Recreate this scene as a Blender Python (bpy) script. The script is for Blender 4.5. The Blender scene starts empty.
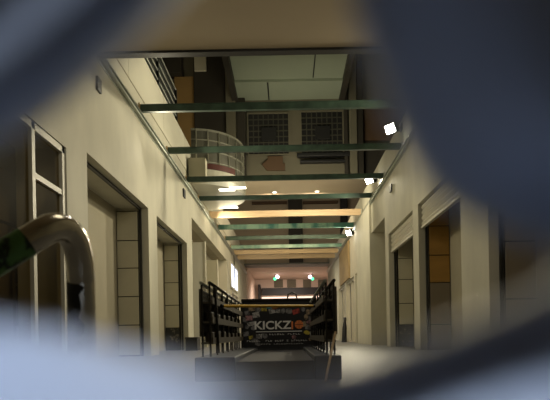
import bpy, bmesh, math, random
from mathutils import Vector, Matrix
random.seed(7)
S = bpy.context.scene
C = S.collection
CAM = 0.40                      # height of the lens above the floor
F = 600.0                       # focal length in pixels of the 550 px wide frame
ROLL = 0.019

def at(px, py, Y):              # a measured pixel of the photo at a chosen distance Y -> point in the hall
    a, b = px - 288.0, 335.0 - py
    a0 = a*math.cos(ROLL) + b*math.sin(ROLL)
    b0 = -a*math.sin(ROLL) + b*math.cos(ROLL)
    return Vector((a0*Y/F, Y, CAM + b0*Y/F))

# ------------------------------------------------------------------ materials
def nt(name):
    m = bpy.data.materials.new(name); m.use_nodes = True
    n = m.node_tree.nodes; l = m.node_tree.links
    return m, n, l, n['Principled BSDF']

def mat(name, col, rough=.6, metal=0.0, var=0.0, scale=3.0, col2=None, bump=0.0, bscale=40., stretch=None, spec=.5, thr=None):
    m, n, l, p = nt(name)
    p.inputs['Roughness'].default_value = rough
    p.inputs['Metallic'].default_value = metal
    p.inputs['Specular IOR Level'].default_value = spec
    c = (*col, 1)
    if var or col2:
        tc = n.new('ShaderNodeTexCoord'); mp = n.new('ShaderNodeMapping')
        if stretch: mp.inputs['Scale'].default_value = stretch
        l.new(tc.outputs['Object'], mp.inputs['Vector'])
        no = n.new('ShaderNodeTexNoise'); no.inputs['Scale'].default_value = scale; no.inputs['Detail'].default_value = 5
        l.new(mp.outputs['Vector'], no.inputs['Vector'])
        r = n.new('ShaderNodeValToRGB')
        lo, hi = thr if thr else (.3, .7)
        r.color_ramp.elements[0].position = lo; r.color_ramp.elements[1].position = hi
        if col2 is None:
            col2 = tuple(x*(1-var) for x in col)
        r.color_ramp.elements[0].color = (*col2, 1); r.color_ramp.elements[1].color = c
        l.new(no.outputs['Fac'], r.inputs['Fac']); l.new(r.outputs['Color'], p.inputs['Base Color'])
    else:
        p.inputs['Base Color'].default_value = c
    if bump:
        tc2 = n.new('ShaderNodeTexCoord'); nb = n.new('ShaderNodeTexNoise'); nb.inputs['Scale'].default_value = bscale
        l.new(tc2.outputs['Object'], nb.inputs['Vector'])
        b = n.new('ShaderNodeBump'); b.inputs['Strength'].default_value = bump; b.inputs['Distance'].default_value = .01
        l.new(nb.outputs['Fac'], b.inputs['Height']); l.new(b.outputs['Normal'], p.inputs['Normal'])
    return m

def emit(name, col, strength):
    m, n, l, p = nt(name)
    p.inputs['Base Color'].default_value = (*col, 1)
    p.inputs['Emission Color'].default_value = (*col, 1)
    p.inputs['Emission Strength'].default_value = strength
    return m

def glassmat(name, tint, refl=.1):
    m, n, l, p = nt(name)
    tr = n.new('ShaderNodeBsdfTransparent'); tr.inputs['Color'].default_value = (*tint, 1)
    gl = n.new('ShaderNodeBsdfGlossy'); gl.inputs['Roughness'].default_value = .35
    gl.inputs['Color'].default_value = (.8, .8, .8, 1)
    mx = n.new('ShaderNodeMixShader'); mx.inputs['Fac'].default_value = refl
    l.new(tr.outputs[0], mx.inputs[1]); l.new(gl.outputs[0], mx.inputs[2])
    l.new(mx.outputs[0], n['Material Output'].inputs['Surface'])
    return m

M = dict(
    plaster=mat('cream_plaster', (.60, .57, .45), .75, var=.22, scale=1.1, bump=.15, bscale=25, stretch=(1, 1, .5)),
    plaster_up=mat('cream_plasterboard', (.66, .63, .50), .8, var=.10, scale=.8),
    white=mat('white_gloss_board', (.72, .70, .60), .5, var=.06, scale=2),
    frame=mat('white_painted_frame', (.60, .57, .46), .45),
    tile=mat('off_white_hoarding', (.58, .54, .40), .6, var=.10, scale=1.5),
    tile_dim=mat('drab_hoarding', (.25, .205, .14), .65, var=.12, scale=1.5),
    tile_orange=mat('ochre_board', (.46, .25, .05), .6, var=.25, scale=1.5, stretch=(1, 1, 4)),
    tile_black=mat('black_scrawled_board', (.30, .27, .20), .6, scale=9, col2=(.02, .02, .018), thr=(.58, .72)),
    seam=mat('seam_shadow_gap', (.03, .027, .02), .8),
    dark=mat('dark_metal', (.030, .030, .027), .45, metal=.3, var=.3, scale=4),
    black=mat('matte_black', (.012, .012, .013), .55),
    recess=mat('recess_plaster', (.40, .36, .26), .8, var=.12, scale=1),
    shop=mat('unlit_shop_plaster', (.30, .25, .17), .85, var=.2, scale=1),  # dimness of the shops is put into this darker plaster colour
    floor=mat('grey_terrazzo', (.19, .19, .19), .4, var=.16, scale=2.0, bump=.05),
    soffit=mat('beige_soffit', (.58, .48, .35), .8, var=.06, scale=.6),
    upceil=mat('grey_green_ceiling', (.36, .41, .32), .8, var=.05, scale=.7),
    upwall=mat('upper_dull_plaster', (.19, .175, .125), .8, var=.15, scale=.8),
    steel=mat('galvanised_angle', (.52, .55, .48), .4, metal=.7, var=.2, scale=6),
    green=mat('green_primed_steel', (.065, .115, .082), .55, scale=3.5, col2=(.035, .060, .045), thr=(.35, .65)),  # dark tone carries the backlit shade of the near beams
    teal=mat('teal_taped_steel', (.30, .48, .36), .45, scale=2.2, col2=(.06, .20, .17), thr=(.42, .56), stretch=(1, .3, .3)),
    jade=mat('pale_jade_steel', (.36, .50, .36), .45, scale=1.2, col2=(.10, .22, .16), thr=(.40, .60), stretch=(1, .3, .3)),
    timber=mat('raw_timber', (.74, .54, .33), .65, scale=3, col2=(.56, .38, .21), stretch=(.4, 6, 14)),
    timber_dim=mat('weathered_timber', (.62, .46, .24), .7, scale=3, col2=(.42, .30, .16), stretch=(.4, 6, 14)),
    ply=mat('plywood', (.42, .30, .13), .7, scale=3, col2=(.24, .17, .08), stretch=(3, 3, .6)),
    orange=mat('orange_cladding', (.40, .25, .09), .7, var=.2, scale=1),
    lattice=mat('dark_lattice', (.06, .057, .043), .7),
    brown=mat('brown_cladding', (.13, .075, .04), .7, var=.2, scale=1),
    umber=mat('umber_cladding', (.042, .036, .027), .7, var=.3, scale=1),
    redbrown=mat('red_brown_band', (.12, .035, .025), .5),
    gridw=mat('pale_grid_bar', (.46, .45, .36), .5),
    gridp=mat('grey_grid_panel', (.20, .195, .15), .5, var=.25, scale=2),
    chrome=mat('brushed_steel_tube', (.74, .69, .60), .17, metal=1.0, var=.12, scale=6, stretch=(1, 1, 8)),
    label=mat('green_label', (.10, .24, .06), .45, scale=45, col2=(.012, .022, .010), thr=(.40, .47), stretch=(1, 1, .35)),
    grime=mat('torn_black_sticker', (.012, .012, .012), .6, scale=30, col2=(.16, .04, .02), thr=(.28, .34)),
    yellow=mat('yellow_bar_paint', (.85, .50, .04), .45),
    kerb=mat('charcoal_plinth', (.035, .037, .045), .5, var=.3, scale=5),
    deck=mat('grey_brown_deck', (.045, .040, .038), .85, var=.2, scale=4),
    rack=mat('black_rack_steel', (.03, .027, .022), .4, metal=.4),
    shelf=mat('brown_black_shelf', (.12, .10, .07), .5, var=.3, scale=6),
    board=mat('black_sticker_board', (.010, .010, .011), .5),
    screen=mat('blue_grey_plastic', (.29, .315, .38), .6, var=.12, scale=60),
    ink=mat('pale_lettering', (.80, .78, .72), .5),
    ball=mat('orange_lettering', (.75, .22, .06), .5),
    pinkc=mat('pinkish_ceiling', (.72, .58, .48), .8),
    cable=mat('grey_cable', (.10, .10, .08), .5),
    glass=glassmat('dim_shop_glass', (.74, .70, .60), .004),
    lampface=emit('flood_lamp_face', (1, .93, .78), 60),
    downl=emit('downlight_face', (1, .86, .68), 5),
    panell=emit('light_panel_face', (1, .92, .76), 3),
    daywin=emit('lit_window_pane', (.74, .80, 1), 1.7),
    exitg=emit('green_lamp', (.08, .75, .30), 2.5),
    pinkl=emit('pink_lamp', (1, .78, .85), 3.5),
    strip=emit('far_strip_light', (1, .80, .66), .9),
)

# ------------------------------------------------------------------ mesh helpers
class MB:
    def __init__(s): s.b = bmesh.new(); s.smooth = False
    def box(s, x0, x1, y0, y1, z0, z1, bev=0.0, rot=None, piv=None):
        g = bmesh.ops.create_cube(s.b, size=1.0); v = g['verts']
        bmesh.ops.scale(s.b, vec=(abs(x1-x0), abs(y1-y0), abs(z1-z0)), verts=v)
        bmesh.ops.translate(s.b, vec=((x0+x1)/2, (y0+y1)/2, (z0+z1)/2), verts=v)
        if rot is not None:
            bmesh.ops.rotate(s.b, cent=piv or ((x0+x1)/2, (y0+y1)/2, (z0+z1)/2), matrix=rot, verts=v)
        if bev:
            e = list({e for q in v for e in q.link_edges})
            bmesh.ops.bevel(s.b, geom=e, offset=bev, segments=2, affect='EDGES', profile=.5)
        return s
    def bar(s, p, q, w, h=None, bev=0.0):         # rectangular bar from p to q
        p, q = Vector(p), Vector(q); d = q-p; h = h or w
        g = bmesh.ops.create_cube(s.b, size=1.0); v = g['verts']
        bmesh.ops.scale(s.b, vec=(w, h, d.length), verts=v)
        R = d.to_track_quat('Z', 'Y').to_matrix()
        bmesh.ops.rotate(s.b, cent=(0, 0, 0), matrix=R, verts=v)
        bmesh.ops.translate(s.b, vec=(p+q)/2, verts=v)
        if bev:
            e = list({e for k in v for e in k.link_edges})
            bmesh.ops.bevel(s.b, geom=e, offset=bev, segments=2, affect='EDGES')
        return s
    def cyl(s, p, q, r, n=16, r2=None):
        p, q = Vector(p), Vector(q); d = q-p
        g = bmesh.ops.create_cone(s.b, cap_ends=True, segments=n, radius1=r, radius2=r if r2 is None else r2, depth=d.length)
        R = d.to_track_quat('Z', 'Y').to_matrix()
        bmesh.ops.rotate(s.b, cent=(0, 0, 0), matrix=R, verts=g['verts'])
        bmesh.ops.translate(s.b, vec=(p+q)/2, verts=g['verts'])
        return s
    def tube(s, pts, r, n=14, cap=True):
        pts = [Vector(p) for p in pts]; rings = []
        up = Vector((0.13, .2, 1)).normalized()
        t0 = (pts[1]-pts[0]).normalized(); u = t0.cross(up).normalized()
        for i, p in enumerate(pts):
            t = ((pts[min(i+1, len(pts)-1)]-pts[max(i-1, 0)])).normalized()
            u = (u - t*u.dot(t)).normalized(); w = t.cross(u)
            rings.append([s.b.verts.new(p+(u*math.cos(k*2*math.pi/n)+w*math.sin(k*2*math.pi/n))*r) for k in range(n)])
        for a, b in zip(rings, rings[1:]):
            for k in range(n):
                s.b.faces.new((a[k], a[(k+1) % n], b[(k+1) % n], b[k])).smooth = True
        if cap:
            s.b.faces.new(rings[0][::-1]); s.b.faces.new(rings[-1])
        return s
    def prism(s, outline, d):                      # outline: list of 3-D points, d: extrusion vector
        a = [s.b.verts.new(Vector(p)) for p in outline]; b = [s.b.verts.new(Vector(p)+Vector(d)) for p in outline]
        n = len(a)
        s.b.faces.new(a); s.b.faces.new(b[::-1])
        for k in range(n): s.b.faces.new((a[k], b[k], b[(k+1) % n], a[(k+1) % n]))
        return s
    def build(s, name, m, parent=None):
        bmesh.ops.recalc_face_normals(s.b, faces=s.b.faces[:])
        me = bpy.data.meshes.new(name); s.b.to_mesh(me); s.b.free()
        me.materials.append(M[m] if isinstance(m, str) else m)
        o = bpy.data.objects.new(name, me); C.objects.link(o)
        if parent:
            o.parent = parent
            o.matrix_parent_inverse = Matrix.Translation(parent.location).inverted() if parent.type == 'EMPTY' else Matrix.Identity(4)
        return o

def tag(o, label=None, cat=None, group=None, kind=None):
    if label: o['label'] = label
    if cat: o['category'] = cat
    if group: o['group'] = group
    if kind: o['kind'] = kind
    return o
def empty(name, loc=(0, 0, 0), label=None, cat=None, group=None, kind=None):
    o = bpy.data.objects.new(name, None); C.objects.link(o); o.location = loc; o.empty_display_size = .1
    return tag(o, label, cat, group, kind)
def struct(o): o['kind'] = 'structure'; return o

# ------------------------------------------------------------------ the setting
XW = 3.0
LEDGE = 5.02
struct(MB().box(-6.5, 6.5, -3, 64, -.2, 0).build('floor', 'floor'))

# left wall: piers, lintels, upstand; openings at the measured distances
w = MB()
for y0, y1 in ((-3, 4.6), (8.25, 9.1), (13.1, 13.95), (18.1, 19.1)):
    w.box(-3.7, -3.0, y0, y1, 0, 3.23)
w.box(-3.7, -3.0, -3, 4.6, 3.23, 4.2)
w.box(-3.7, -3.0, 4.6, 8.25, 3.03, 4.2)
w.box(-3.7, -3.0, 8.25, 19.1, 3.23, 4.2)
w.box(-3.7, -3.0, 30, 44, 0, 4.2)
w.box(-3.3, -3.0, -3, 44, 4.2, 5.44)
w.build('wall_left', 'plaster')['kind'] = 'structure'
struct(MB().box(-3.3, -2.985, 9.6, 44, 5.455, 6.42).build('wall_left_upper', 'plaster_up'))
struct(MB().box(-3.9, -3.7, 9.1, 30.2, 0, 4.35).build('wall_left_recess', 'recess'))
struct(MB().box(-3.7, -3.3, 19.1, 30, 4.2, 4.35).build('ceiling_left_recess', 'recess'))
# right wall
w = MB()
for y0, y1 in ((-3, 4.6), (8.9, 10.3), (13.6, 14.2), (17.6, 18.2)):
    w.box(3.0, 3.7, y0, y1, 0, 3.30)
w.box(3.0, 3.7, -3, 18.2, 3.30, 3.92)
w.box(3.0, 3.7, -3, 44, 3.92, 4.2)
w.box(2.92, 3.7, 21, 25, 0, 5.0)
w.box(3.0, 3.7, 25, 44, 3.0, 3.92)
for y0, y1 in ((26.4, 27.0), (30.6, 31.4), (35, 35.8), (39.6, 44)): w.box(3.0, 3.7, y0, y1, 0, 3.0)
w.box(3.0, 3.3, -3, 44, 4.2, 5.83)
w.build('wall_right', 'plaster')['kind'] = 'structure'
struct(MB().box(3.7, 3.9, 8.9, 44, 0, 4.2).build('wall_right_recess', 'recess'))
# unlit shops by the lens
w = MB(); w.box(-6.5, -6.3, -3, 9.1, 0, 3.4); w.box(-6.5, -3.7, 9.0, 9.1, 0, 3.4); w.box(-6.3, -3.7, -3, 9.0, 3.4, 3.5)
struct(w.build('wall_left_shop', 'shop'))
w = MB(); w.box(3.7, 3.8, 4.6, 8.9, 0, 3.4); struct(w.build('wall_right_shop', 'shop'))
# lower ceiling over the entrance, its steel edge
struct(MB().box(-3.3, 3.3, -3, 9.62, 5.0, 5.4).build('ceiling', 'soffit'))
struct(MB().box(-3.0, 3.0, 9.62, 9.78, 4.96, 5.06).box(-3.0, 3.0, 9.69, 9.71, 5.06, 5.3).box(-3.0, 3.0, 9.62, 9.78, 5.28, 5.36).build('trim_1', 'dark'))
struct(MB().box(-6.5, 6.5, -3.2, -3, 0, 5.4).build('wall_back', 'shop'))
struct(MB().box(-6.5, 6.5, 9.0, 9.3, 5.4, 13.6).build('wall_back_upper', 'umber'))
# steel ledges that carry the crossbeams
for nm, x0, sx in (('trim_2', -3.0, 1), ('trim_3', 3.0, -1)):
    m = MB(); m.box(x0, x0+sx*.10, 9.7, 44, LEDGE-.025, LEDGE); m.box(x0, x0+sx*.018, 9.7, 44, LEDGE-.13, LEDGE)
    m.tube([(x0+sx*.05, 9.75, LEDGE-.07), (x0+sx*.05, 44, LEDGE-.07)], .035)
    struct(m.build(nm, 'steel'))
# seam in the left plasterboard
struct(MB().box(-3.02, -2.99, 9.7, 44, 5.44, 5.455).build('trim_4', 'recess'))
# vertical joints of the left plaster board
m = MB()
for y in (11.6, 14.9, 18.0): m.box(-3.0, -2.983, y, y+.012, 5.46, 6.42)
struct(m.build('trim_5', 'recess'))

# gallery floors, side shells, roof of the upper storey
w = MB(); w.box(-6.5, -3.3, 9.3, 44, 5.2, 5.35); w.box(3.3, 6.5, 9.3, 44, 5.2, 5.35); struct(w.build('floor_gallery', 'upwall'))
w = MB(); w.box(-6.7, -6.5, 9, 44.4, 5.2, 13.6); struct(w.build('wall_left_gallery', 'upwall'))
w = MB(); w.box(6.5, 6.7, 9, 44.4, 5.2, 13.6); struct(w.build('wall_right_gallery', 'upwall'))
struct(MB().box(-6.7, 6.7, 9, 44.4, 13.5, 13.7).build('ceiling_gallery', 'umber'))
# stepped pale ceiling with slots
m = MB(); m.box(-1.88, 2.3, 10, 23.2, 10.3, 10.6); m.box(-1.88, 2.3, 23.2, 25.0, 10.2, 10.6)
struct(m.build('ceiling_upper', 'upceil'))
m = MB()
a, b = at(310, 53, 20.9), at(321, 84, 23.1); m.box(a.x+.18, a.x+.22, 17, 23.1, 10.285, 10.31)
m.box(-.63, -.58, 23.25, 24.95, 10.185, 10.21)
struct(m.build('trim_6', 'black'))
for nm, x0, x1 in (('trim_7', -2.1, -1.88), ('trim_8', 2.3, 2.5)):
    struct(MB().box(x0, x1, 10, 25, 10.0, 10.7).build(nm, 'umber'))

# bulkhead wall across the atrium with two grilles
YB = 25.0
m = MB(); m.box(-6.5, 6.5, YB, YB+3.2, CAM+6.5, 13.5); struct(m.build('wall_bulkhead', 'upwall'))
struct(MB().box(-6.5, 6.5, YB+.02, YB+3.2, CAM+6.44, CAM+6.5).build('ceiling_bulkhead', 'soffit'))
def grille(x0, x1, z0, z1, label, low_bulge):
    g = empty('ventilation_grille', ((x0+x1)/2, YB-.02, z0), label, 'grille', 'square grilles in the upper wall')
    MB().box(x0, x1, YB-.03, YB-.001, z0, z1).build('backing', 'black', g)
    f = MB()
    t = .05
    f.box(x0-t, x1+t, YB-.10, YB-.031, z0-t, z0); f.box(x0-t, x1+t, YB-.10, YB-.031, z1, z1+t)
    f.box(x0-t, x0, YB-.10, YB-.031, z0, z1); f.box(x1, x1+t, YB-.10, YB-.031, z0, z1)
    f.build('frame', 'upwall', g)
    h = MB()
    n = 7
    for k in range(1, n+1):
        x = x0+(x1-x0)*k/(n+1); h.box(x-.022, x+.022, YB-.07, YB-.032, z0, z1)
    for k in range(1, n):
        z = z0+(z1-z0)*k/n; h.box(x0, x1, YB-.085, YB-.071, z-.025, z+.025)
    h.build('lattice', 'lattice', g)
    cx, cz = (x0+x1)/2+.02, (z0+z1)/2-.03
    MB().box(cx-.31, cx+.31, YB-.16, YB-.09, cz-.28, cz+.28, .01).build('fan_box', 'black', g)
a, b = at(249, 155, YB), at(288, 114, YB)
grille(a.x, b.x, a.z, b.z, 'left of the two dark square lattice grilles high on the far wall', 0)
a, b = at(302, 154, YB), at(342, 112, YB)
grille(a.x, b.x, a.z, b.z, 'right of the two dark square lattice grilles high on the far wall', 1)
# shelf bars and stepped brown panel under the grilles
def wallbox(name, px0, py0, px1, py1, Y, depth, m, label, cat, group=None):
    pm = max((py0+py1)/2, 90)                     # x from the middle of the visible height
    z0, z1 = at((px0+px1)/2, py1, Y).z, at((px0+px1)/2, py0, Y).z
    a, b = Vector((at(px0, pm, Y).x, Y, z0)), Vector((at(px1, pm, Y).x, Y, z1))
    return tag(MB().box(a.x, b.x, Y-depth, Y-.002, a.z, b.z, min(.02, depth/4)).build(name, m), label, cat, group)
wallbox('wall_shelf', 297, 154.5, 353, 158, YB-.1, .3, 'black', 'longer upper black shelf bar below the right lattice grille', 'shelf')
wallbox('wall_shelf', 300, 161.5, 347, 164, YB, .3, 'black', 'shorter lower black shelf bar below the right lattice grille', 'shelf')
m = MB()
pts = [at(x, y, YB-.01) for x, y in ((268, 157), (283, 157), (283, 164), (285, 164), (285, 171), (267, 171), (262, 165), (268, 160))]
m.prism(pts, (0, -.12, 0)); tag(m.build('stepped_panel', 'brown'), 'brown stepped panel on the far upper wall below the left grille', 'panel')
# cladding pieces left and right of the grilles
def clad(name, px0, py0, px1, py1, Y, depth, m, label, cat='cladding'):
    return wallbox(name, px0, py0, px1, py1, Y, depth, m, label, cat)
clad('cladding_column', 195, 20, 226, 160, 24.99, .35, 'umber', 'broad dark umber column behind the curved balcony')
clad('cladding_panel', 176, 79, 195, 150, 24.99, .25, 'orange', 'orange panel left of the broad umber column, above the gallery rail')
clad('ceiling_box', 165, 20, 184, 79, 24.99, .6, 'umber', 'dark hanging box directly above the orange panel')
clad('cladding_panel', 195, 20, 207, 72, 24.6, .12, 'plaster_up', 'small pale board at the top edge of the umber column')
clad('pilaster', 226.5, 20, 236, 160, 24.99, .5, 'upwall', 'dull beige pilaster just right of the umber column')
clad('pilaster', 237, 100, 246, 178, 24.99, .3, 'umber', 'dark narrow pilaster left of the left lattice grille')
clad('pilaster', 343.5, 60, 347, 178, 24.99, .3, 'umber', 'thin dark pilaster right of the right lattice grille')
clad('pilaster', 348, 20, 355, 178, 24.99, .5, 'upwall', 'dull beige pilaster right of the right lattice grille')
clad('pilaster', 355.5, 20, 361.5, 178, 24.99, .4, 'umber', 'dark pilaster beside the brown panel above the right ledge')
clad('cladding_panel', 363, 108, 402, 141, 24.99, .15, 'brown', 'brown rectangular panel behind the nearest flood lamp')
clad('recess_panel', 364, 141.5, 402, 178, 24.99, .1, 'umber', 'dark recessed panel below the brown panel on the right')

# downlights in the bulkhead's underside
def downlight(px, label):
    p = at(px, 190, 26.9); z = CAM+6.44
    g = empty('downlight', (p.x, 26.9, z), label, 'downlight', 'downlights under the far bulkhead')
    MB().cyl((p.x, 26.9, z-.03), (p.x, 26.9, z), .13, 20).build('trim_ring', 'frame', g)
    MB().cyl((p.x, 26.9, z-.045), (p.x, 26.9, z-.031), .085, 20).build('lamp', 'downl', g)
downlight(274.5, 'left round downlight under the far bulkhead, left of the dark pillar')
downlight(317, 'right round downlight under the far bulkhead, right of the dark pillar')

# far upper wall, header over the far passage, pillars standing on it
HZ = CAM + 5.02
struct(MB().box(-6.5, 6.5, 44.0, 44.4, HZ, 13.5).build('wall_far_upper', 'soffit'))
struct(MB().box(-3.4, 3.4, 42.2, 44.0, HZ-.05, HZ+.06).build('trim_9', 'cable'))
def pillar(px0, px1, label, mm='umber'):
    a, b = at(px0, 200, 43.2), at(px1, 200, 43.2)
    tag(MB().box(a.x, b.x, 42.9, 43.5, HZ+.06, 13.5, .02).build('upper_pillar', mm), label, 'pillar')
pillar(288, 302, 'broad dark pillar in the middle behind the crossbeams')
pillar(340, 347, 'narrower dark pillar at the right behind the crossbeams', 'black')
for py, px0, px1, lab in ((203, 252, 287, 'thin dark rail left of the broad dark pillar'), (202.5, 303, 338, 'thin dark rail right of the broad dark pillar')):
    a, b = at(px0, py+1.5, 43.8), at(px1, py-1.5, 43.8)
    tag(MB().box(a.x, b.x, 43.6, 43.99, a.z, b.z, .02).build('wall_rail', 'brown'), lab, 'rail')

# ------------------------------------------------------------------ crossbeams
BEAMS = [ (12.3, .145, 'green', 'darkest green crossbeam, nearest to the camera and highest in view'),
          (15.1, .145, 'green', 'second green crossbeam from the camera, under the nearest flood lamp'),
          (17.9, .145, 'green', 'third green crossbeam from the camera, before the curved balcony'),
          (20.4, .145, 'green', 'fourth green crossbeam, under the middle flood lamp and behind balcony front'),
          (23.4, .24,  'timber', 'orange raw timber crossbeam, thickest in the row'),
          (26.0, .20, 'teal', 'blue-blotched teal crossbeam next behind the orange timber beam'),
          (28.9, .18, 'green', 'dull green crossbeam between the teal and the pale jade ones'),
          (31.8, .18, 'jade', 'pale jade crossbeam, farthest of the green ones'),
          (34.1, .24, 'timber_dim', 'nearer of the two weathered timber crossbeams at the far end'),
          (36.3, .26, 'timber_dim', 'farther of the two weathered timber crossbeams, next to the grey header') ]
for Y, h, mm, lab in BEAMS:
    g = empty('ceiling_beam', (0, Y, LEDGE), lab, 'beam', 'crossbeams between the ledges')
    b = MB()
    if 'timber' in mm: b.box(-2.93, 2.93, Y-.06, Y+.06, LEDGE, LEDGE+h, .006)
    else:                                              # rectangular steel box section with a top lip
        b.box(-2.93, 2.93, Y-.05, Y+.05, LEDGE, LEDGE+h-.012, .004); b.box(-2.93, 2.93, Y-.062, Y+.05, LEDGE+h-.012, LEDGE+h)
    b.build('beam', mm, g)
    for s in (-1, 1):
        MB().box(s*2.93, s*2.965, Y-.075, Y+.075, LEDGE, LEDGE+h+.03, .004).build('end_plate', 'timber_dim' if s < 0 else 'steel', g)

# ------------------------------------------------------------------ flood lamps
FL = []
def flood(px, py, Y, by, label):
    p = at(px, py, Y)
    g = empty('flood_lamp', (2.99, p.y, p.z), label, 'lamp', 'flood lamps on the right beam ends')
    d = Vector((-.72, -.55, -.42)).normalized()
    R = d.to_track_quat('Z', 'Y').to_matrix()
    def bx(name, w, h, z0, z1, m, bev=.01, par=g):
        k = MB(); k.box(-w/2, w/2, -h/2, h/2, z0, z1, bev, )
        for v in k.b.verts: v.co = R @ v.co + p
        return k.build(name, m, par)
    hs = bx('housing', .34, .26, -.14, -.012, 'dark')
    bx('lens', .29, .21, -.011, .004, 'lampface', .004, hs)
    k = MB(); q = p - d*.12
    k.bar((2.985, q.y, q.z), (q.x, q.y, q.z), .035); k.box(2.965, 2.999, q.y-.09, q.y+.09, q.z-.09, q.z+.09, .006)
    k.bar((q.x, q.y, q.z), tuple(p-d*.05), .05); k.build('bracket', 'dark', g)
    FL.append((p + d*.03, d))
flood(390, 129, 15.2, 15.1, 'nearest and brightest flood lamp, above the second crossbeam')
flood(369, 180, 19.6, 21.2, 'middle flood lamp, above the fourth crossbeam')
flood(348.5, 233, 26.5, 31.2, 'farthest flood lamp, small, above a dull green crossbeam')

# ------------------------------------------------------------------ curved balcony on the left
bal = empty('curved_balcony', (-3, 21.2, 5.42), 'curved white balcony with pale grid balustrade bulging from the left wall', 'balcony')
def arc(rx, ry, n=28, a0=-90, a1=90):
    return [(-2.96+rx*math.cos(math.radians(a0+(a1-a0)*k/n)), 21.0+ry*math.sin(math.radians(a0+(a1-a0)*k/n))) for k in range(n+1)]
def wallarc(m, rx, ry, z0, z1, t, n=28, a0=-90, a1=90):
    A = arc(rx, ry, n, a0, a1); B = arc(rx-t, ry-t, n, a0, a1)
    out = [(x, y, z0) for x, y in A] + [(x, y, z0) for x, y in B[::-1]]
    for k in range(n):
        m.prism([(A[k][0], A[k][1], z0), (A[k+1][0], A[k+1][1], z0), (B[k+1][0], B[k+1][1], z0), (B[k][0], B[k][1], z0)], (0, 0, z1-z0))
m = MB(); m.prism([(x, y, 5.25) for x, y in arc(1.55, 2.0, 40)], (0, 0, .25)); m.build('soffit_slab', 'white', bal)
m = MB(); wallarc(m, 1.58, 2.03, 5.45, 5.72, .06); m.build('fascia', 'plaster_up', bal)
m = MB(); wallarc(m, 1.60, 2.05, 5.73, 5.90, .06, 20, -85, -35); m.build('red_brown_band', 'redbrown', bal)
m = MB(); wallarc(m, 1.50, 1.95, 5.72, 6.98, .03); m.build('balustrade_panel', 'gridp', bal)
m = MB()
for z in (5.95, 6.3, 6.65, 6.95): wallarc(m, 1.54, 1.99, z, z+(.06 if z > 6.9 else .03), .04)
for a in range(-84, 90, 14):
    x, y = -2.96+1.52*math.cos(math.radians(a)), 21.0+1.97*math.sin(math.radians(a))
    m.box(x-.02, x+.02, y-.02, y+.02, 5.72, 6.98)
m.build('balustrade_grid', 'gridw', bal)
for px, py in ((227, 188.5), (238, 186.5), (231, 206)):
    yy = 600*(4.85)/(335-py); p = at(px, py, yy)
    tag_o = MB().box(p.x-.26, p.x+.26, p.y-.13, p.y+.13, 5.225, 5.249, .008).build('light_panel', 'panell', bal)
tag(MB().box(-2.94, -2.42, 18.3, 18.7, 5.20, 5.86, .01).build('wall_box', 'tile'), 'tan box fixed to the left upstand wall before the curved balcony', 'box')

# dark rail along the top of the left upstand wall
r = empty('gallery_railing', (-3.15, 13, 6.42), 'dark metal gallery railing on top of the pale left upstand wall', 'railing')
MB().box(-3.08, -3.06, 9.8, 17.0, 6.425, 7.35).build('infill_sheet', 'dark', r)
for z in (6.62, 6.85, 7.08, 7.36):
    MB().tube([(-3.03, 9.8, z), (-3.03, 17.0, z)], .02, 8).build('rail', 'steel', r)
for y in (9.9, 12.2, 14.5, 16.9):
    MB().box(-3.059, -3.0, y-.03, y+.03, 6.425, 7.38, .004).build('post', 'dark', r)

# loose fittings on the walls
def fitting(name, px, py, side, w, h, m, label, cat):
    x = side*3.0; a = px-288; b = 335-py
    a0 = a*math.cos(ROLL)+b*math.sin(ROLL); Y = F*x/a0; p = at(px, py, Y)
    return tag(MB().box(x, x-side*.04, p.y-w/2, p.y+w/2, p.z-h/2, p.z+h/2, .005).build(name, m), label, cat)
fitting('junction_box', 97.5, 85, -1, .20, .22, 'black', 'black junction box under the ledge near the steel header, left wall', 'box')
fitting('junction_box', 183.5, 193.5, -1, .30, .24, 'black', 'small black junction box on the left wall above the second doorway', 'box')
fitting('junction_box', 391.5, 188.5, 1, .26, .20, 'black', 'small black junction box high on the right wall', 'box')
c = MB(); c.tube([(-2.93, 33.5, 4.9), (-2.95, 33.8, 4.6), (-2.95, 33.9, 3.8), (-2.97, 34, 3.0)], .03, 8)
tag(c.build('hanging_cable', 'cable'), 'grey cable hanging from the left ledge beside the lit window', 'cable')

# ------------------------------------------------------------------ shopfront doorways
def doorway(n, side, y0, y1, lint, tiles, gap=True):
    g = empty('door_%d' % n, (side*3.35, y1, 0)); g['kind'] = 'structure'
    xs = lambda d: side*(3.0+d)
    # guide rails: far jamb, near jamb, head
    MB().box(xs(.15), xs(.20), y1-.05, y1-.001, 0, lint-.001).build('guide_rail', 'dark', g)
    MB().box(xs(.15), xs(.20), y0+.001, y0+.05, 0, lint-.001).build('guide_rail', 'dark', g)
    MB().box(xs(.15), xs(.20), y0+.05, y1-.05, lint-.05, lint-.001).build('head_rail', 'dark', g)
    z = 0.02
    MB().box(xs(.22), xs(.69), y1-.02, y1-.001, 0, lint-.06).build('panel_backing', 'seam', g)
    for hh, mm in tiles:
        zt = min(z+hh, lint-.06)
        MB().box(xs(.23 if not gap else .27), xs(.68), y1-.05, y1-.021, z+.010, zt-.010, .006).build('hoarding_panel', mm, g)
        z += hh
    return g
doorway(1, -1, 9.1, 13.1, 3.23, [(.66, 'tile'), (.62, 'tile'), (.62, 'tile'), (.60, 'tile'), (.64, 'tile')], False)
doorway(2, -1, 13.95, 18.1, 3.23, [(.66, 'tile_black'), (.68, 'tile'), (.68, 'tile'), (.66, 'tile'), (.5, 'tile')])
doorway(3, 1, 14.2, 17.6, 3.30, [(.62, 'tile_black'), (.62, 'tile'), (.70, 'tile'), (.62, 'tile'), (.70, 'tile')])
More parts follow.
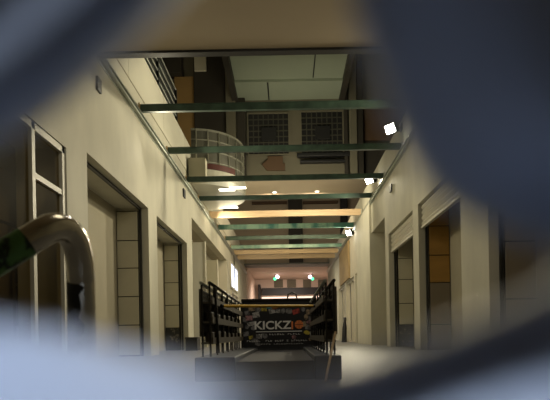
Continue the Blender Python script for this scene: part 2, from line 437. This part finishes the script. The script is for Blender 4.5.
doorway(4, 1, 10.3, 13.6, 3.30, [(.55, 'tile_dim'), (.95, 'tile_dim'), (.62, 'tile_orange'), (.66, 'tile_orange'), (.55, 'tile_orange')], False)
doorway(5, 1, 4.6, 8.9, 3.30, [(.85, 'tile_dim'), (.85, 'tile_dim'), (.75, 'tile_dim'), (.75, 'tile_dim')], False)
# roller shutters, part lowered, on the right
def shutter(y0, y1, label):
    g = empty('roller_shutter', (3.12, (y0+y1)/2, 2.78), label, 'shutter', 'part-lowered roller shutters on the right')
    m = MB()
    for k in range(4):
        z = 2.80+k*.122
        m.prism([(3.09, y0+.06, z), (3.06, y0+.06, z+.06), (3.09, y0+.06, z+.118), (3.115, y0+.06, z+.118), (3.115, y0+.06, z)], (0, y1-y0-.12, 0))
    m.build('slat_curtain', 'frame', g)
    MB().box(3.05, 3.125, y0+.06, y1-.06, 2.75, 2.80, .006).build('bottom_bar', 'frame', g)
shutter(14.2, 17.6, 'farther part-lowered slatted roller shutter over the doorway with pale panels')
shutter(10.3, 13.6, 'nearer part-lowered slatted roller shutter over the ochre panels')

# left recess with white partitions
def partition(name, px0, px1, pytop, Y, x_in, label, m='white'):
    b = at(px1, pytop, Y)
    g = empty(name, ((-3.69+x_in)/2, Y, 0), label, 'partition')
    MB().box(-3.69, x_in, Y, Y+.15, .0, b.z, .008).build('panel', m, g)
    MB().box(x_in, x_in+.05, Y-.03, Y+.18, 0, b.z+.03, .006).build('edge_trim', 'frame', g)
partition('partition_wall', 193, 208, 242, 22.0, -3.02, 'white partition slab standing in the tall left recess, nearer one')
partition('partition_wall', 213, 222, 260, 26.2, -3.06, 'farther pale partition slab in the tall left recess', 'tile')

# the lit window and the glazing under it, on the left wall
a, b = at(232, 282, 32.3), at(238.6, 262, 35.5)
wn = empty('window_2', (-3, 33.5, 3.2)); wn['kind'] = 'structure'
MB().box(-3.0, -2.97, 31.8, 35.9, 3.05, 4.32).build('pane', 'daywin', wn)
f = MB()
for z in (3.0, 4.32): f.box(-3.0, -2.93, 31.7, 36.0, z-.05, z+.05)
for y in (31.75, 35.95): f.box(-3.0, -2.93, y-.06, y+.06, 3.0, 4.32)
f.build('window_frame', 'frame', wn)
wn = empty('window_3', (-3, 33.5, 2.0)); wn['kind'] = 'structure'
MB().box(-3.0, -2.98, 31.8, 35.9, .4, 2.75).build('pane', 'gridp', wn)
f = MB()
for z in (.4, 2.75): f.box(-3.0, -2.93, 31.7, 36.0, z-.05, z+.05)
for y in (31.75, 33.8, 35.95): f.box(-3.0, -2.93, y-.06, y+.06, .4, 2.75)
f.build('window_frame', 'frame', wn)
# glazed door frames far down the right wall
k = 6
for y0, y1 in ((27.0, 30.6), (31.4, 35.0), (35.8, 39.6)):
    g = empty('door_%d' % k, (3.1, (y0+y1)/2, 0)); g['kind'] = 'structure'; k += 1
    MB().box(3.20, 3.22, y0+.05, y1-.05, 0.05, 2.95).build('pane', 'gridp', g)
    f = MB()
    for y in (y0+.06, (y0+y1)/2, y1-.06): f.box(3.08, 3.24, y-.06, y+.06, 0, 3.0)
    f.box(3.08, 3.24, y0, y1, 2.9, 3.0); f.box(3.08, 3.24, y0, y1, 0, .08)
    f.build('door_frame', 'frame', g)
a, b = at(346, 285, 31.0), at(354, 238, 27.0)
tag(MB().box(2.93, 2.995, 28.4, 33.5, 3.05, 4.85, .005).build('plywood_sheet', 'ply'), 'plywood sheet fixed high on the far right wall', 'board')

# glazed shopfront beside the lens on the left
wn = empty('window_1', (-3.15, 6.4, 0)); wn['kind'] = 'structure'
f = MB()
for y in (4.64, 7.22, 8.19): f.box(-3.12, -3.02, y-.045, y+.045, 0, 3.03)
f.box(-3.12, -3.02, 4.6, 8.25, 2.94, 3.03); f.box(-3.12, -3.02, 4.6, 8.25, 0, .10)
f.build('window_frame', 'frame', wn)
MB().box(-3.11, -3.03, 7.26, 8.15, 2.36, 2.43).build('transom', 'frame', wn)
MB().box(-3.075, -3.065, 4.69, 7.18, .1, 2.94).build('pane', 'glass', wn)
MB().box(-3.075, -3.065, 7.26, 8.15, .1, 2.36).build('pane', 'glass', wn)
MB().box(-3.075, -3.065, 7.26, 8.15, 2.43, 2.94).build('pane', 'glass', wn)
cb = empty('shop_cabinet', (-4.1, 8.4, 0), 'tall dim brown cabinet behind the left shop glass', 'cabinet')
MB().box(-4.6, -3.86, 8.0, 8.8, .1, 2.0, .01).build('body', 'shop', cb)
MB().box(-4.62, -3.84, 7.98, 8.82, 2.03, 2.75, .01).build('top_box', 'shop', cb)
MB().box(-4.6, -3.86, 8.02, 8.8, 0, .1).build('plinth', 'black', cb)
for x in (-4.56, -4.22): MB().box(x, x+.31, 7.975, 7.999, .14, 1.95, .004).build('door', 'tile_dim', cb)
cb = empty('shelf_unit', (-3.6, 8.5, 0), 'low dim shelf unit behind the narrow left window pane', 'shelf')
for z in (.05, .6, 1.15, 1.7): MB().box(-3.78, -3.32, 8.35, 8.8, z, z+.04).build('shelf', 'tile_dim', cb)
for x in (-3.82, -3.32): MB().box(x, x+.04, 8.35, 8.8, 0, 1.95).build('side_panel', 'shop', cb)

# ------------------------------------------------------------------ far passage beyond the header
w = MB(); w.box(-3.3, -2.95, 44.4, 57, 0, 5.6); struct(w.build('wall_far_left', 'pinkc'))
w = MB(); w.box(3.9, 4.2, 44.4, 57, 0, 5.6); struct(w.build('wall_far_right', 'pinkc'))
struct(MB().box(-3.3, 4.2, 44.4, 57, 5.5, 5.7).build('ceiling_far', 'pinkc'))
struct(MB().box(-2.95, 3.9, 55.0, 57, 0, 5.5).build('wall_far', 'pinkc'))
YE = 55.0
for i, (x0, x1) in enumerate(((274, 283), (287, 296), (303, 311), (318, 327))):
    lab = ['first from the left', 'second from the left', 'third from the left', 'rightmost'][i]
    wallbox('wall_panel', x0, 279.5, x1, 287.5, YE, .06, 'upwall', 'brown-grey square panel above the far black band, %s of four' % lab, 'panel', 'square panels on the far wall')
wallbox('fascia_band', 262, 288, 329, 295, YE-.05, .5, 'black', 'wide black band across the far end wall', 'band')
wallbox('strip_light', 262, 296.6, 329, 299, YE, .15, 'strip', 'upper glowing strip light below the far black band', 'light')
wallbox('fascia_band', 262, 300, 329, 302, YE-.02, .3, 'umber', 'thin dark strip between the two far strip lights', 'band')
wallbox('strip_light', 262, 303, 329, 306, YE, .15, 'strip', 'lower glowing strip light on the far wall just above the sticker board', 'light')
wallbox('fascia_band', 258.5, 285, 261, 312, YE, .6, 'black', 'narrow black upright at the left end of the far black band', 'band')
for px, lab in ((275, 'left green-and-pink spotlight hanging at the far ceiling'), (312.5, 'right green-and-pink spotlight hanging at the far ceiling')):
    Y = 50.0; p = at(px, 279, Y)
    g = empty('spotlight', (p.x, Y, 5.5), lab, 'spotlight', 'coloured spotlights at the far ceiling')
    MB().cyl((p.x, Y, p.z+.05), (p.x, Y, 5.5), .025, 8).build('stem', 'dark', g)
    sgn = 1 if px < 290 else -1
    MB().cyl((p.x, Y-.12, p.z), (p.x, Y+.16, p.z), .15, 14).build('housing', 'dark', g)
    MB().cyl((p.x, Y-.14, p.z), (p.x, Y-.121, p.z), .13, 14).build('green_lens', 'exitg', g)
    MB().cyl((p.x+sgn*.22, Y-.14, p.z+.16), (p.x+sgn*.18, Y+.1, p.z+.2), .15, 14).build('pink_lens', 'pinkl', g)

# ------------------------------------------------------------------ the black enclosure in the middle
pl = empty('plinth', (-.18, 7.4, 0), 'low charcoal plinth carrying the black racks in the middle of the hall', 'plinth')
MB().box(-.83, -.47, 5.3, 9.2, 0, .215, .012).build('kerb', 'kerb', pl)
MB().box(.23, .47, 5.3, 9.2, 0, .215, .012).build('kerb', 'kerb', pl)
MB().box(-.47, .23, 5.36, 9.2, 0, .17, .008).build('deck', 'deck', pl)
def rack(x, inner, ys, ye, label, z_top):
    g = empty('display_rack', (x, (ys+ye)/2, .215), label, 'rack', 'black racks either side of the enclosure')
    n = 7
    for k in range(n+1):
        y = ys+(ye-ys)*k/n
        for dx in (-.035, .035):
            MB().bar((x+dx, y, .215), (x+dx, y, z_top), .017).build('post', 'rack', g)
    sh = {}
    for z in (.33, .52, .70):
        sh[z] = MB().box(x-.05, x+.05, ys, ye, z, z+.018, .003).build('shelf', 'shelf', g)
        MB().box(x+inner*.052, x+inner*.060, ys, ye, z, z+.06).build('shelf_lip', 'shelf', sh[z])
    MB().tube([(x-.04, ys-.03, z_top+.0), (x-.04, ye, z_top)], .016, 8).build('top_rail', 'steel', g)
    MB().tube([(x+.04, ys-.03, z_top+.0), (x+.04, ye, z_top)], .016, 8).build('top_rail', 'rack', g)
    m = MB()
    ny = 46
    for k in range(ny+1):
        y = ys+(ye-ys)*k/ny; m.box(x-inner*.046, x-inner*.042, y-.003, y+.003, .36, z_top-.02)
    for k in range(13):
        z = .36+(z_top-.38)*k/12; m.box(x-inner*.046, x-inner*.042, ys, ye, z-.003, z+.003)
    m.build('wire_mesh', 'rack', g)
    MB().box(x-inner*.066, x-inner*.05, ys+.02, ye, .40, z_top-.05).build('back_sheet', 'shelf', g)
    for k in range(n):
        for z, par in ((.348, sh[.33]), (.538, sh[.52])):
            y = ys+(ye-ys)*(k+.5)/n
            MB().box(x-.032, x+.032, y-.10, y+.08, z, z+.085+.03*random.random(), .006).build('bin', 'shelf', par)
    return g
rl = rack(-.74, 1, 5.45, 9.15, 'black wire rack along the left side of the enclosure', .885)
rr = rack(.385, -1, 5.45, 8.95, 'black wire rack along the right side of the enclosure', .885)
MB().bar((-.67, 5.75, .24), (-.68, 5.62, .86), .03, .02).build('brace', 'rack', rl)

YS = 9.25
sb = empty('sticker_board', (-.13, YS, 0), 'black board covered with stickers and pale lettering behind the yellow bar', 'board')
MB().box(-.69, .43, YS, YS+.05, .0, .94, .006).build('panel', 'board', sb)
f = MB()
f.box(-.70, .44, YS-.02, YS+.06, .94, .965); f.box(-.71, -.69, YS-.02, YS+.06, 0, .965); f.box(.43, .45, YS-.02, YS+.06, 0, .965)
f.build('frame', 'rack', sb)
MB().tube([(.0, YS+.02, .965), (.02, YS+.02, 1.03), (.07, YS+.02, 1.055), (.13, YS+.02, 1.03), (.15, YS+.02, .965)], .012, 8).build('handle', 'rack', sb)
def text(body, cx, cz, size, m, name, sx=1.0, bold=.0):
    cu = bpy.data.curves.new('t', 'FONT'); cu.body = body; cu.size = size; cu.align_x = 'CENTER'; cu.extrude = .002; cu.offset = bold
    o = bpy.data.objects.new('t', cu); C.objects.link(o)
    bpy.context.view_layer.update()
    me = bpy.data.meshes.new_from_object(o.evaluated_get(bpy.context.evaluated_depsgraph_get()))
    bpy.data.objects.remove(o)
    me.transform(Matrix.Translation((cx, YS-.0085, cz)) @ Matrix.Rotation(math.pi/2, 4, 'X') @ Matrix.Diagonal((sx, 1, 1, 1)))
    me.materials.clear(); me.materials.append(M[m])
    r = bpy.data.objects.new(name, me); C.objects.link(r); r.parent = sb
    r.matrix_parent_inverse = Matrix.Translation(sb.location).inverted()
    return r
def sp(px, py): return at(px, py, YS)
p = sp(272.5, 329); text('KICKZ', p.x, p.z, .175, 'ink', 'shop_lettering', 1.12, .004)
p = sp(292.3, 329); text('1', p.x, p.z, .165, 'ball', 'numeral', 1.0, .005)
# the ball that stands for the nought
p = sp(299, 324.5)
b = MB(); b.cyl((p.x, YS-.010, p.z), (p.x, YS-.001, p.z), .066, 24); b.build('basketball_emblem', 'ball', sb)
b = MB(); b.box(p.x-.064, p.x+.064, YS-.013, YS-.0105, p.z-.003, p.z+.003); b.box(p.x-.003, p.x+.003, YS-.013, YS-.0105, p.z-.064, p.z+.064)
for s in (-1, 1):
    for k in range(6):
        a0, a1 = math.radians(-55+k*110/6), math.radians(-55+(k+1)*110/6)
        b.bar((p.x+s*(.085-.06*math.cos(a0)), YS-.0118, p.z+.06*math.sin(a0)), (p.x+s*(.085-.06*math.cos(a1)), YS-.0118, p.z+.06*math.sin(a1)), .005, .002)
b.build('ball_seams', 'board', sb)
# white rule and rows of small unreadable lettering
a, b = sp(256, 332), sp(302, 331); MB().box(a.x, b.x, YS-.007, YS-.001, b.z-.006, b.z+.006).build('rule', 'ink', sb)
for py, x0, x1, h, n in ((334.6, 259, 301, .020, 16), (341.3, 247, 308, .022, 26), (344.4, 254, 304, .012, 20)):
    q0, q1 = sp(x0, py), sp(x1, py)
    for k in range(n):
        if random.random() < .14: continue
        x = q0.x+(q1.x-q0.x)*k/n; ww = (q1.x-q0.x)/n
        m = MB(); m.box(x, x+ww*.16, YS-.006, YS-.001, q0.z-h/2, q0.z+h/2)
        m.box(x+ww*.14, x+ww*.66, YS-.006, YS-.001, *random.choice(((q0.z+h*.28, q0.z+h/2), (q0.z-h/2, q0.z-h*.28), (q0.z-h*.1, q0.z+h*.12))))
        if random.random() < .5: m.box(x+ww*.14, x+ww*.6, YS-.006, YS-.001, q0.z-h/2, q0.z-h*.28)
        m.build('small_letter', 'ink', sb)
STK = {k: mat('sticker_'+k, c, .5, scale=22, col2=tuple(x*.35 for x in c), thr=(.42, .52)) for k, c in dict(white=(.42, .40, .37), grey=(.22, .21, .20), pink=(.42, .22, .22), red=(.42, .06, .04),
       yellow=(.50, .40, .05), orange=(.55, .20, .05), teal=(.06, .25, .28), tan=(.34, .25, .15)).items()}
spots = [(247, 313, 'grey'), (252, 309, 'tan'), (258, 310, 'grey'), (264, 309.5, 'yellow'), (269, 306.5, 'teal'), (272, 311, 'white'), (278, 311, 'white'), (283, 311, 'grey'), (289, 311, 'grey'), (296, 311.5, 'red'), (303, 309, 'grey'),
         (308, 312, 'tan'), (245, 320, 'grey'), (249, 318, 'pink'), (251, 324, 'white'), (247, 327, 'grey'), (254, 328, 'grey'), (306, 317, 'tan'), (312, 318, 'grey'), (309, 322, 'pink'), (313, 325, 'white'), (308, 327, 'grey'),
         (246, 334, 'grey'), (251, 337.5, 'yellow'), (259, 336.5, 'white'), (255, 340, 'grey'), (265, 336, 'grey'), (294, 337, 'pink'), (307, 332.5, 'yellow'), (312, 333, 'white'), (311, 339, 'tan'), (247, 345, 'red'), (252, 348, 'white'), (258, 344, 'grey'),
         (267, 348, 'white'), (273, 347, 'white'), (271, 351, 'grey'), (283, 348, 'white'), (296, 344.5, 'white'), (290, 349, 'tan'), (306, 346, 'orange'), (312, 347, 'yellow'), (309, 353, 'white'), (256, 315, 'white'), (304, 324, 'tan'), (275, 307.5, 'orange')]
for i, (px, py, c) in enumerate(spots):
    p = sp(px, py)
    if p.z < .26: continue
    w_, h_ = random.uniform(.030, .058), random.uniform(.022, .042)
    m = MB(); n = random.choice((4, 4, 5, 7)); ph = random.uniform(-.3, .3)
    if n == 4: pts = [(-w_, -h_), (w_, -h_), (w_, h_), (-w_, h_)]
    else: pts = [(w_*math.cos(2*math.pi*k/n), h_*1.25*math.sin(2*math.pi*k/n)) for k in range(n)]
    pts = [(p.x+u*math.cos(ph)-v*math.sin(ph), YS-.0005-.0001*i, p.z+u*math.sin(ph)+v*math.cos(ph)) for u, v in pts]
    m.prism(pts, (0, -.0025, 0)); s_ = m.build('sticker', STK[c], sb); s_['label'] = '%s sticker' % c
# yellow bar from rack to rack
bar = empty('barrier_bar', (-.2, 7.9, .78), 'yellow barrier bar lying across between the two black racks', 'bar')
p0, p1 = Vector((-.645, 5.98, .700)), Vector((.297, 7.07, .737))
bt = MB().cyl(p0, p1, .015, 12).build('tube', 'yellow', bar)
d_ = (p1-p0).normalized()
for p, s in ((p0, -1), (p1, 1)): MB().cyl(p, p+d_*s*.02, .021, 12).build('end_cap', 'black', bt)
# leaning stick and dark box behind
a, b = Vector((.335, 5.42, .215)), Vector((.40, 5.40, .62))
st = MB(); st.cyl((.31, 5.10, .0), (.43, 5.425, .42), .011, 10); tag(st.build('wooden_stick', 'timber'), 'thin tan stick leaning against the front of the right black rack', 'stick')
for i, (px, y) in enumerate(((322.5, 7.6), (326, 6.9))):
    pass
bx = empty('storage_box', (-2.78, 17.6, 0), 'black box on the floor against the left wall behind the left rack', 'box')
MB().box(-2.96, -2.62, 17.3, 17.9, 0, .34, .012).build('body', 'black', bx); MB().box(-2.975, -2.605, 17.285, 17.915, .34, .39, .01).build('lid', 'dark', bx)
# dark bundle in the far right niche
m = MB(); m.tube([(2.74, 29.2, 0.0), (2.74, 29.2, .3), (2.76, 29.2, .7), (2.78, 29.2, 1.0), (2.79, 29.2, 1.2)], .12, 10)
for v in m.b.verts:
    k = 1.15-.5*v.co.z+.12*math.sin(v.co.z*11); v.co.x = 2.78+(v.co.x-2.78)*k; v.co.y = 29.2+(v.co.y-29.2)*k
tag(m.build('bundle', 'black'), 'narrow black upright bundle by the far right doorway', 'bundle')

# ------------------------------------------------------------------ steel tube rail close to the lens
rail = empty('handrail', (-.60, .9, 0), 'bent shiny steel tube rail with green label close on the left', 'rail')
pts = [(-.86, .86, 0.0), (-.86, .86, .30)]
A = at(-60, 283, .83); B = at(18, 240, .86); Cn = at(50, 225, .90); D = at(75, 250, .95); E = Vector((at(82, 330, .97).x, .97, 0))
def bez(p0, p1, p2, n=10): return [(1-t)**2*p0+2*t*(1-t)*p1+t*t*p2 for t in [k/n for k in range(n+1)]]
k1 = bez(Vector((-.86, .80, .30)), Vector((-.86, .80, .36)), Vector((-.80, .805, .385)), 8)
d1 = (Cn-B).normalized()
Pa = at(40, 233.5, .875); Pk = at(80, 209, .93); Pz = Vector((E.x, .97, at(82, 285, .97).z))
k2 = bez(Pa, Pk, Pz, 18)
path = [Vector((-.86, .80, 0))] + k1 + [at(-60, 294, .82), at(0, 258, .85)] + k2 + [E]
R0 = .0215
MB().tube(path, R0, 28).build('tube', 'chrome', rail)
lp = [at(0, 258, .85)+(Pa-at(0, 258, .85))*t for t in (-.55, -.2, .2, .66)]
MB().tube(lp, R0+.0006, 28, cap=False).build('label_wrap', 'label', rail)
bmg = bmesh.new(); prev = None; random.seed(3)
for k in range(15):                                # black sticker wrapped round the inner half of the upright
    q = Pz+(E-Pz)*(-.06+.34*k/14)
    lo, hi = 180+random.uniform(-14, 14), 292+random.uniform(-22, 14)
    row = [bmg.verts.new((q.x+(R0+.0009)*math.cos(math.radians(lo+(hi-lo)*t/9)), q.y+(R0+.0009)*math.sin(math.radians(lo+(hi-lo)*t/9)), q.z)) for t in range(10)]
    if prev:
        for t in range(9): bmg.faces.new((prev[t], prev[t+1], row[t+1], row[t])).smooth = True
    prev = row
mk = MB(); mk.b.free(); mk.b = bmg; mk.build('torn_sticker', 'grime', rail)
for x, y in ((-.86, .80), (E.x, .97)): MB().cyl((x, y, 0), (x, y, .008), .05, 24).build('base_flange', 'chrome', rail)

# ------------------------------------------------------------------ plastic screen with a ragged peephole just before the lens
D0 = .045
hole = [(-105, 334), (0, 329), (60, 340), (130, 360), (200, 378), (280, 386), (350, 374), (420, 350), (490, 322), (540, 298), (566, 270), (552, 243), (512, 226), (462, 200),
        (424, 165), (402, 122), (386, 80), (371, 40), (360, 0), (352, -45), (325, -105), (265, -125), (230, -85), (200, -38), (166, 0), (120, 45), (70, 88), (16, 126), (-70, 168), (-115, 240)]
def dens(P, n=4):
    out = []
    L = len(P)
    for i in range(L):
        p0, p1, p2, p3 = [Vector((*P[(i+k-1) % L], 0)) for k in range(4)]
        for j in range(n):
            t = j/n
            out.append(.5*((2*p1)+(-p0+p2)*t+(2*p0-5*p1+4*p2-p3)*t*t+(-p0+3*p1-3*p2+p3)*t**3))
    return out
H = dens(hole)
bm = bmesh.new()
cx, cz = 250., 190.
xl, xr, zt = at(-700, 0, D0).x, at(1250, 0, D0).x, at(0, -560, D0).z
rings = []
def flat(v): return at(v.x, v.y, D0)
N = len(H); cen = at(cx, cz, D0)
PROF = dict(base=((0, .010), (5, .005), (16, .001), (40, -.001), (75, -.004), (160, -.010)),
            low=((0, .006), (5, .002), (16, -.003), (40, -.008), (75, -.013), (160, -.021)),
            lr=((0, .003), (5, .002), (16, .0), (40, .0), (75, -.003), (160, -.024)),
            tl=((0, .016), (5, .011), (16, .005), (40, .0), (75, .004), (160, .020)))
for ri in range(6):
    ring = []
    for i, h in enumerate(H):
        t = (H[(i+1) % N]-H[(i-1) % N]).normalized(); nrm = Vector((-t.y, t.x, 0))
        if (h-Vector((cx, cz, 0))).dot(nrm) < 0: nrm = -nrm
        rad = (h-Vector((cx, cz, 0))).normalized()
        u = (nrm*.5+rad*.5).normalized()
        low = max(0., min(1., (h.y-290)/60)); tl = max(0., min(1., (250-h.x)/90))*(1-low)*max(0, min(1, (235-h.y)/60))
        off = PROF['base'][ri][0]
        lr = low*max(0., min(1., (h.x-170)/110)); low -= lr
        yy = D0 + PROF['lr'][ri][1]*lr + PROF['low'][ri][1]*low + PROF['tl'][ri][1]*tl + PROF['base'][ri][1]*(1-low-lr-tl)
        q = at(h.x+u.x*off, h.y+u.y*off, yy)
        ring.append(bm.verts.new((q.x, yy, q.z)))
    rings.append(ring)
ring = []
for i, h in enumerate(H):
    d = flat(h)-cen; s = min([v for v in ((xl-cen.x)/d.x if d.x < 0 else 9e9, (xr-cen.x)/d.x if d.x > 0 else 9e9, (zt-cen.z)/d.z if d.z > 0 else 9e9, (0-cen.z)/d.z if d.z < 0 else 9e9)])
    ring.append(bm.verts.new((cen.x+d.x*s, D0, max(0, cen.z+d.z*s))))
rings.append(ring)
for a, b in zip(rings, rings[1:]):
    for i in range(N):
        bm.faces.new((a[i], a[(i+1) % N], b[(i+1) % N], b[i])).smooth = True
bmesh.ops.recalc_face_normals(bm, faces=bm.faces[:])
me = bpy.data.meshes.new('peephole_screen'); bm.to_mesh(me); bm.free(); me.materials.append(M['screen'])
scr = bpy.data.objects.new('peephole_screen', me); C.objects.link(scr)
so = scr.modifiers.new('thickness', 'SOLIDIFY'); so.thickness = .002; so.offset = 0
tag(scr, 'blurred blue-grey plastic screen with a ragged peephole right before the lens', 'screen')

# ------------------------------------------------------------------ lights
def light(name, kind, loc, direction, power, col, **kw):
    l = bpy.data.lights.new(name, kind); l.energy = power; l.color = col
    for k, v in kw.items(): setattr(l, k, v)
    o = bpy.data.objects.new(name, l); C.objects.link(o); o.location = loc
    o.rotation_euler = Vector(direction).to_track_quat('-Z', 'Y').to_euler()
    return o
WARM = (1, .90, .65)
for i, (p, d) in enumerate(FL):
    light('flood_light', 'SPOT', p+d*.03, d, (700, 700, 350)[i], WARM, spot_size=math.radians(125), spot_blend=.7, shadow_soft_size=.10)
# unseen fill lights added to brighten the hall walls and beams
light('hall_fill', 'AREA', (2.75, 11.2, 4.6), (-1, -.35, -.12), 48, WARM, size=.4)
light('hall_fill', 'AREA', (-2.75, 13.5, 4.6), (1, -.25, -.2), 68, WARM, size=.4)
light('hall_fill', 'AREA', (2.75, 19.5, 4.6), (-1, -.1, -.2), 50, WARM, size=.4)
light('hall_fill', 'AREA', (-2.75, 23, 4.6), (1, .1, -.2), 80, WARM, size=.4)
light('hall_fill', 'AREA', (2.75, 29, 4.6), (-1, .2, -.2), 80, WARM, size=.4)
light('hall_fill', 'AREA', (.9, 20.6, 5.12), (.05, 1, -.05), 110, WARM, shape='RECTANGLE', size=2, size_y=.12)
light('hall_fill', 'AREA', (0, 36, 4.9), (0, .1, -1), 120, WARM, size=1.2)
light('passage_fill', 'AREA', (0, 50, 5.0), (0, .2, -1), 290, (1, .84, .70), size=2)  # unseen fill added to brighten the far passage
light('entrance_fill', 'AREA', (.6, 3.0, 4.9), (0, .3, -1), 22, WARM, size=1.5)  # unseen fill added above the entrance floor and tube rail
light('entrance_fill', 'AREA', (-.2, 6.6, 4.95), (0, .12, -1), 38, (1, .93, .82), size=.6)  # added to brighten the racks and sticker board, no fixture here
light('gallery_fill', 'AREA', (0, 29.2, 8.0), (0, 1, -.1), 90, (1, .84, .62), size=1.5)  # unseen fill added to lift the far upper wall
light('balcony_fill', 'AREA', (-2.0, 23.6, 4.4), (0, -.5, 1), 14, WARM, size=.5)  # upward fill added beneath the balcony soffit, no fixture here
light('gallery_fill', 'AREA', (0, 15, 8.2), (0, .9, .45), 12, (1, .95, .70), size=1.0)  # unseen fill added for the upper ceiling and grille wall
light('gallery_fill', 'AREA', (-4.6, 18, 9.5), (.1, 1, .1), 24, (1, .84, .5), size=1.0)  # unseen fill added for the orange panel and its neighbours
light('downlight_light', 'AREA', (-.6, 26.9, 6.55), (0, .8, -.9), 70, (1, .8, .55), size=.3)
light('downlight_light', 'AREA', (1.3, 26.9, 6.55), (0, .8, -.9), 70, (1, .8, .55), size=.3)
# cool daylight reaching the lens side of the screen
light('daylight', 'SPOT', (-.16, -.13, 2.4), Vector((0, .045, .40))-Vector((-.16, -.13, 2.4)), 480, (.70, .82, 1), spot_size=math.radians(12), spot_blend=.5, shadow_soft_size=.25)

for o in list(C.objects):                       # put each one-mesh thing's origin at its own base
    if o.type == 'MESH' and o.parent is None and o.get('label') and not o.modifiers:
        vs = [v.co for v in o.data.vertices]
        c = Vector(((min(v.x for v in vs)+max(v.x for v in vs))/2, (min(v.y for v in vs)+max(v.y for v in vs))/2, min(v.z for v in vs)))
        o.data.transform(Matrix.Translation(-c)); o.location = c

wd = bpy.data.worlds.new('World'); S.world = wd; wd.use_nodes = True
wd.node_tree.nodes['Background'].inputs['Color'].default_value = (.9, .85, .65, 1)
wd.node_tree.nodes['Background'].inputs['Strength'].default_value = .02

# ------------------------------------------------------------------ camera
cd = bpy.data.cameras.new('Camera'); cam = bpy.data.objects.new('Camera', cd); C.objects.link(cam)
cam.location = (0, 0, CAM); cam.rotation_euler = (math.pi/2, ROLL, 0)
cd.sensor_width = 36; cd.lens = F/550*36
cd.shift_x = -(288-275)/550; cd.shift_y = (335-200)/550
cd.clip_start = .004; cd.clip_end = 200
cd.dof.use_dof = True; cd.dof.focus_distance = 11; cd.dof.aperture_fstop = cd.lens/4.4
S.camera = cam
S.view_settings.view_transform = 'Standard'; S.view_settings.look = 'None'; S.view_settings.gamma = 1; S.view_settings.use_curve_mapping = False
S.view_settings.exposure = 0.12
S.cycles.use_denoising = True
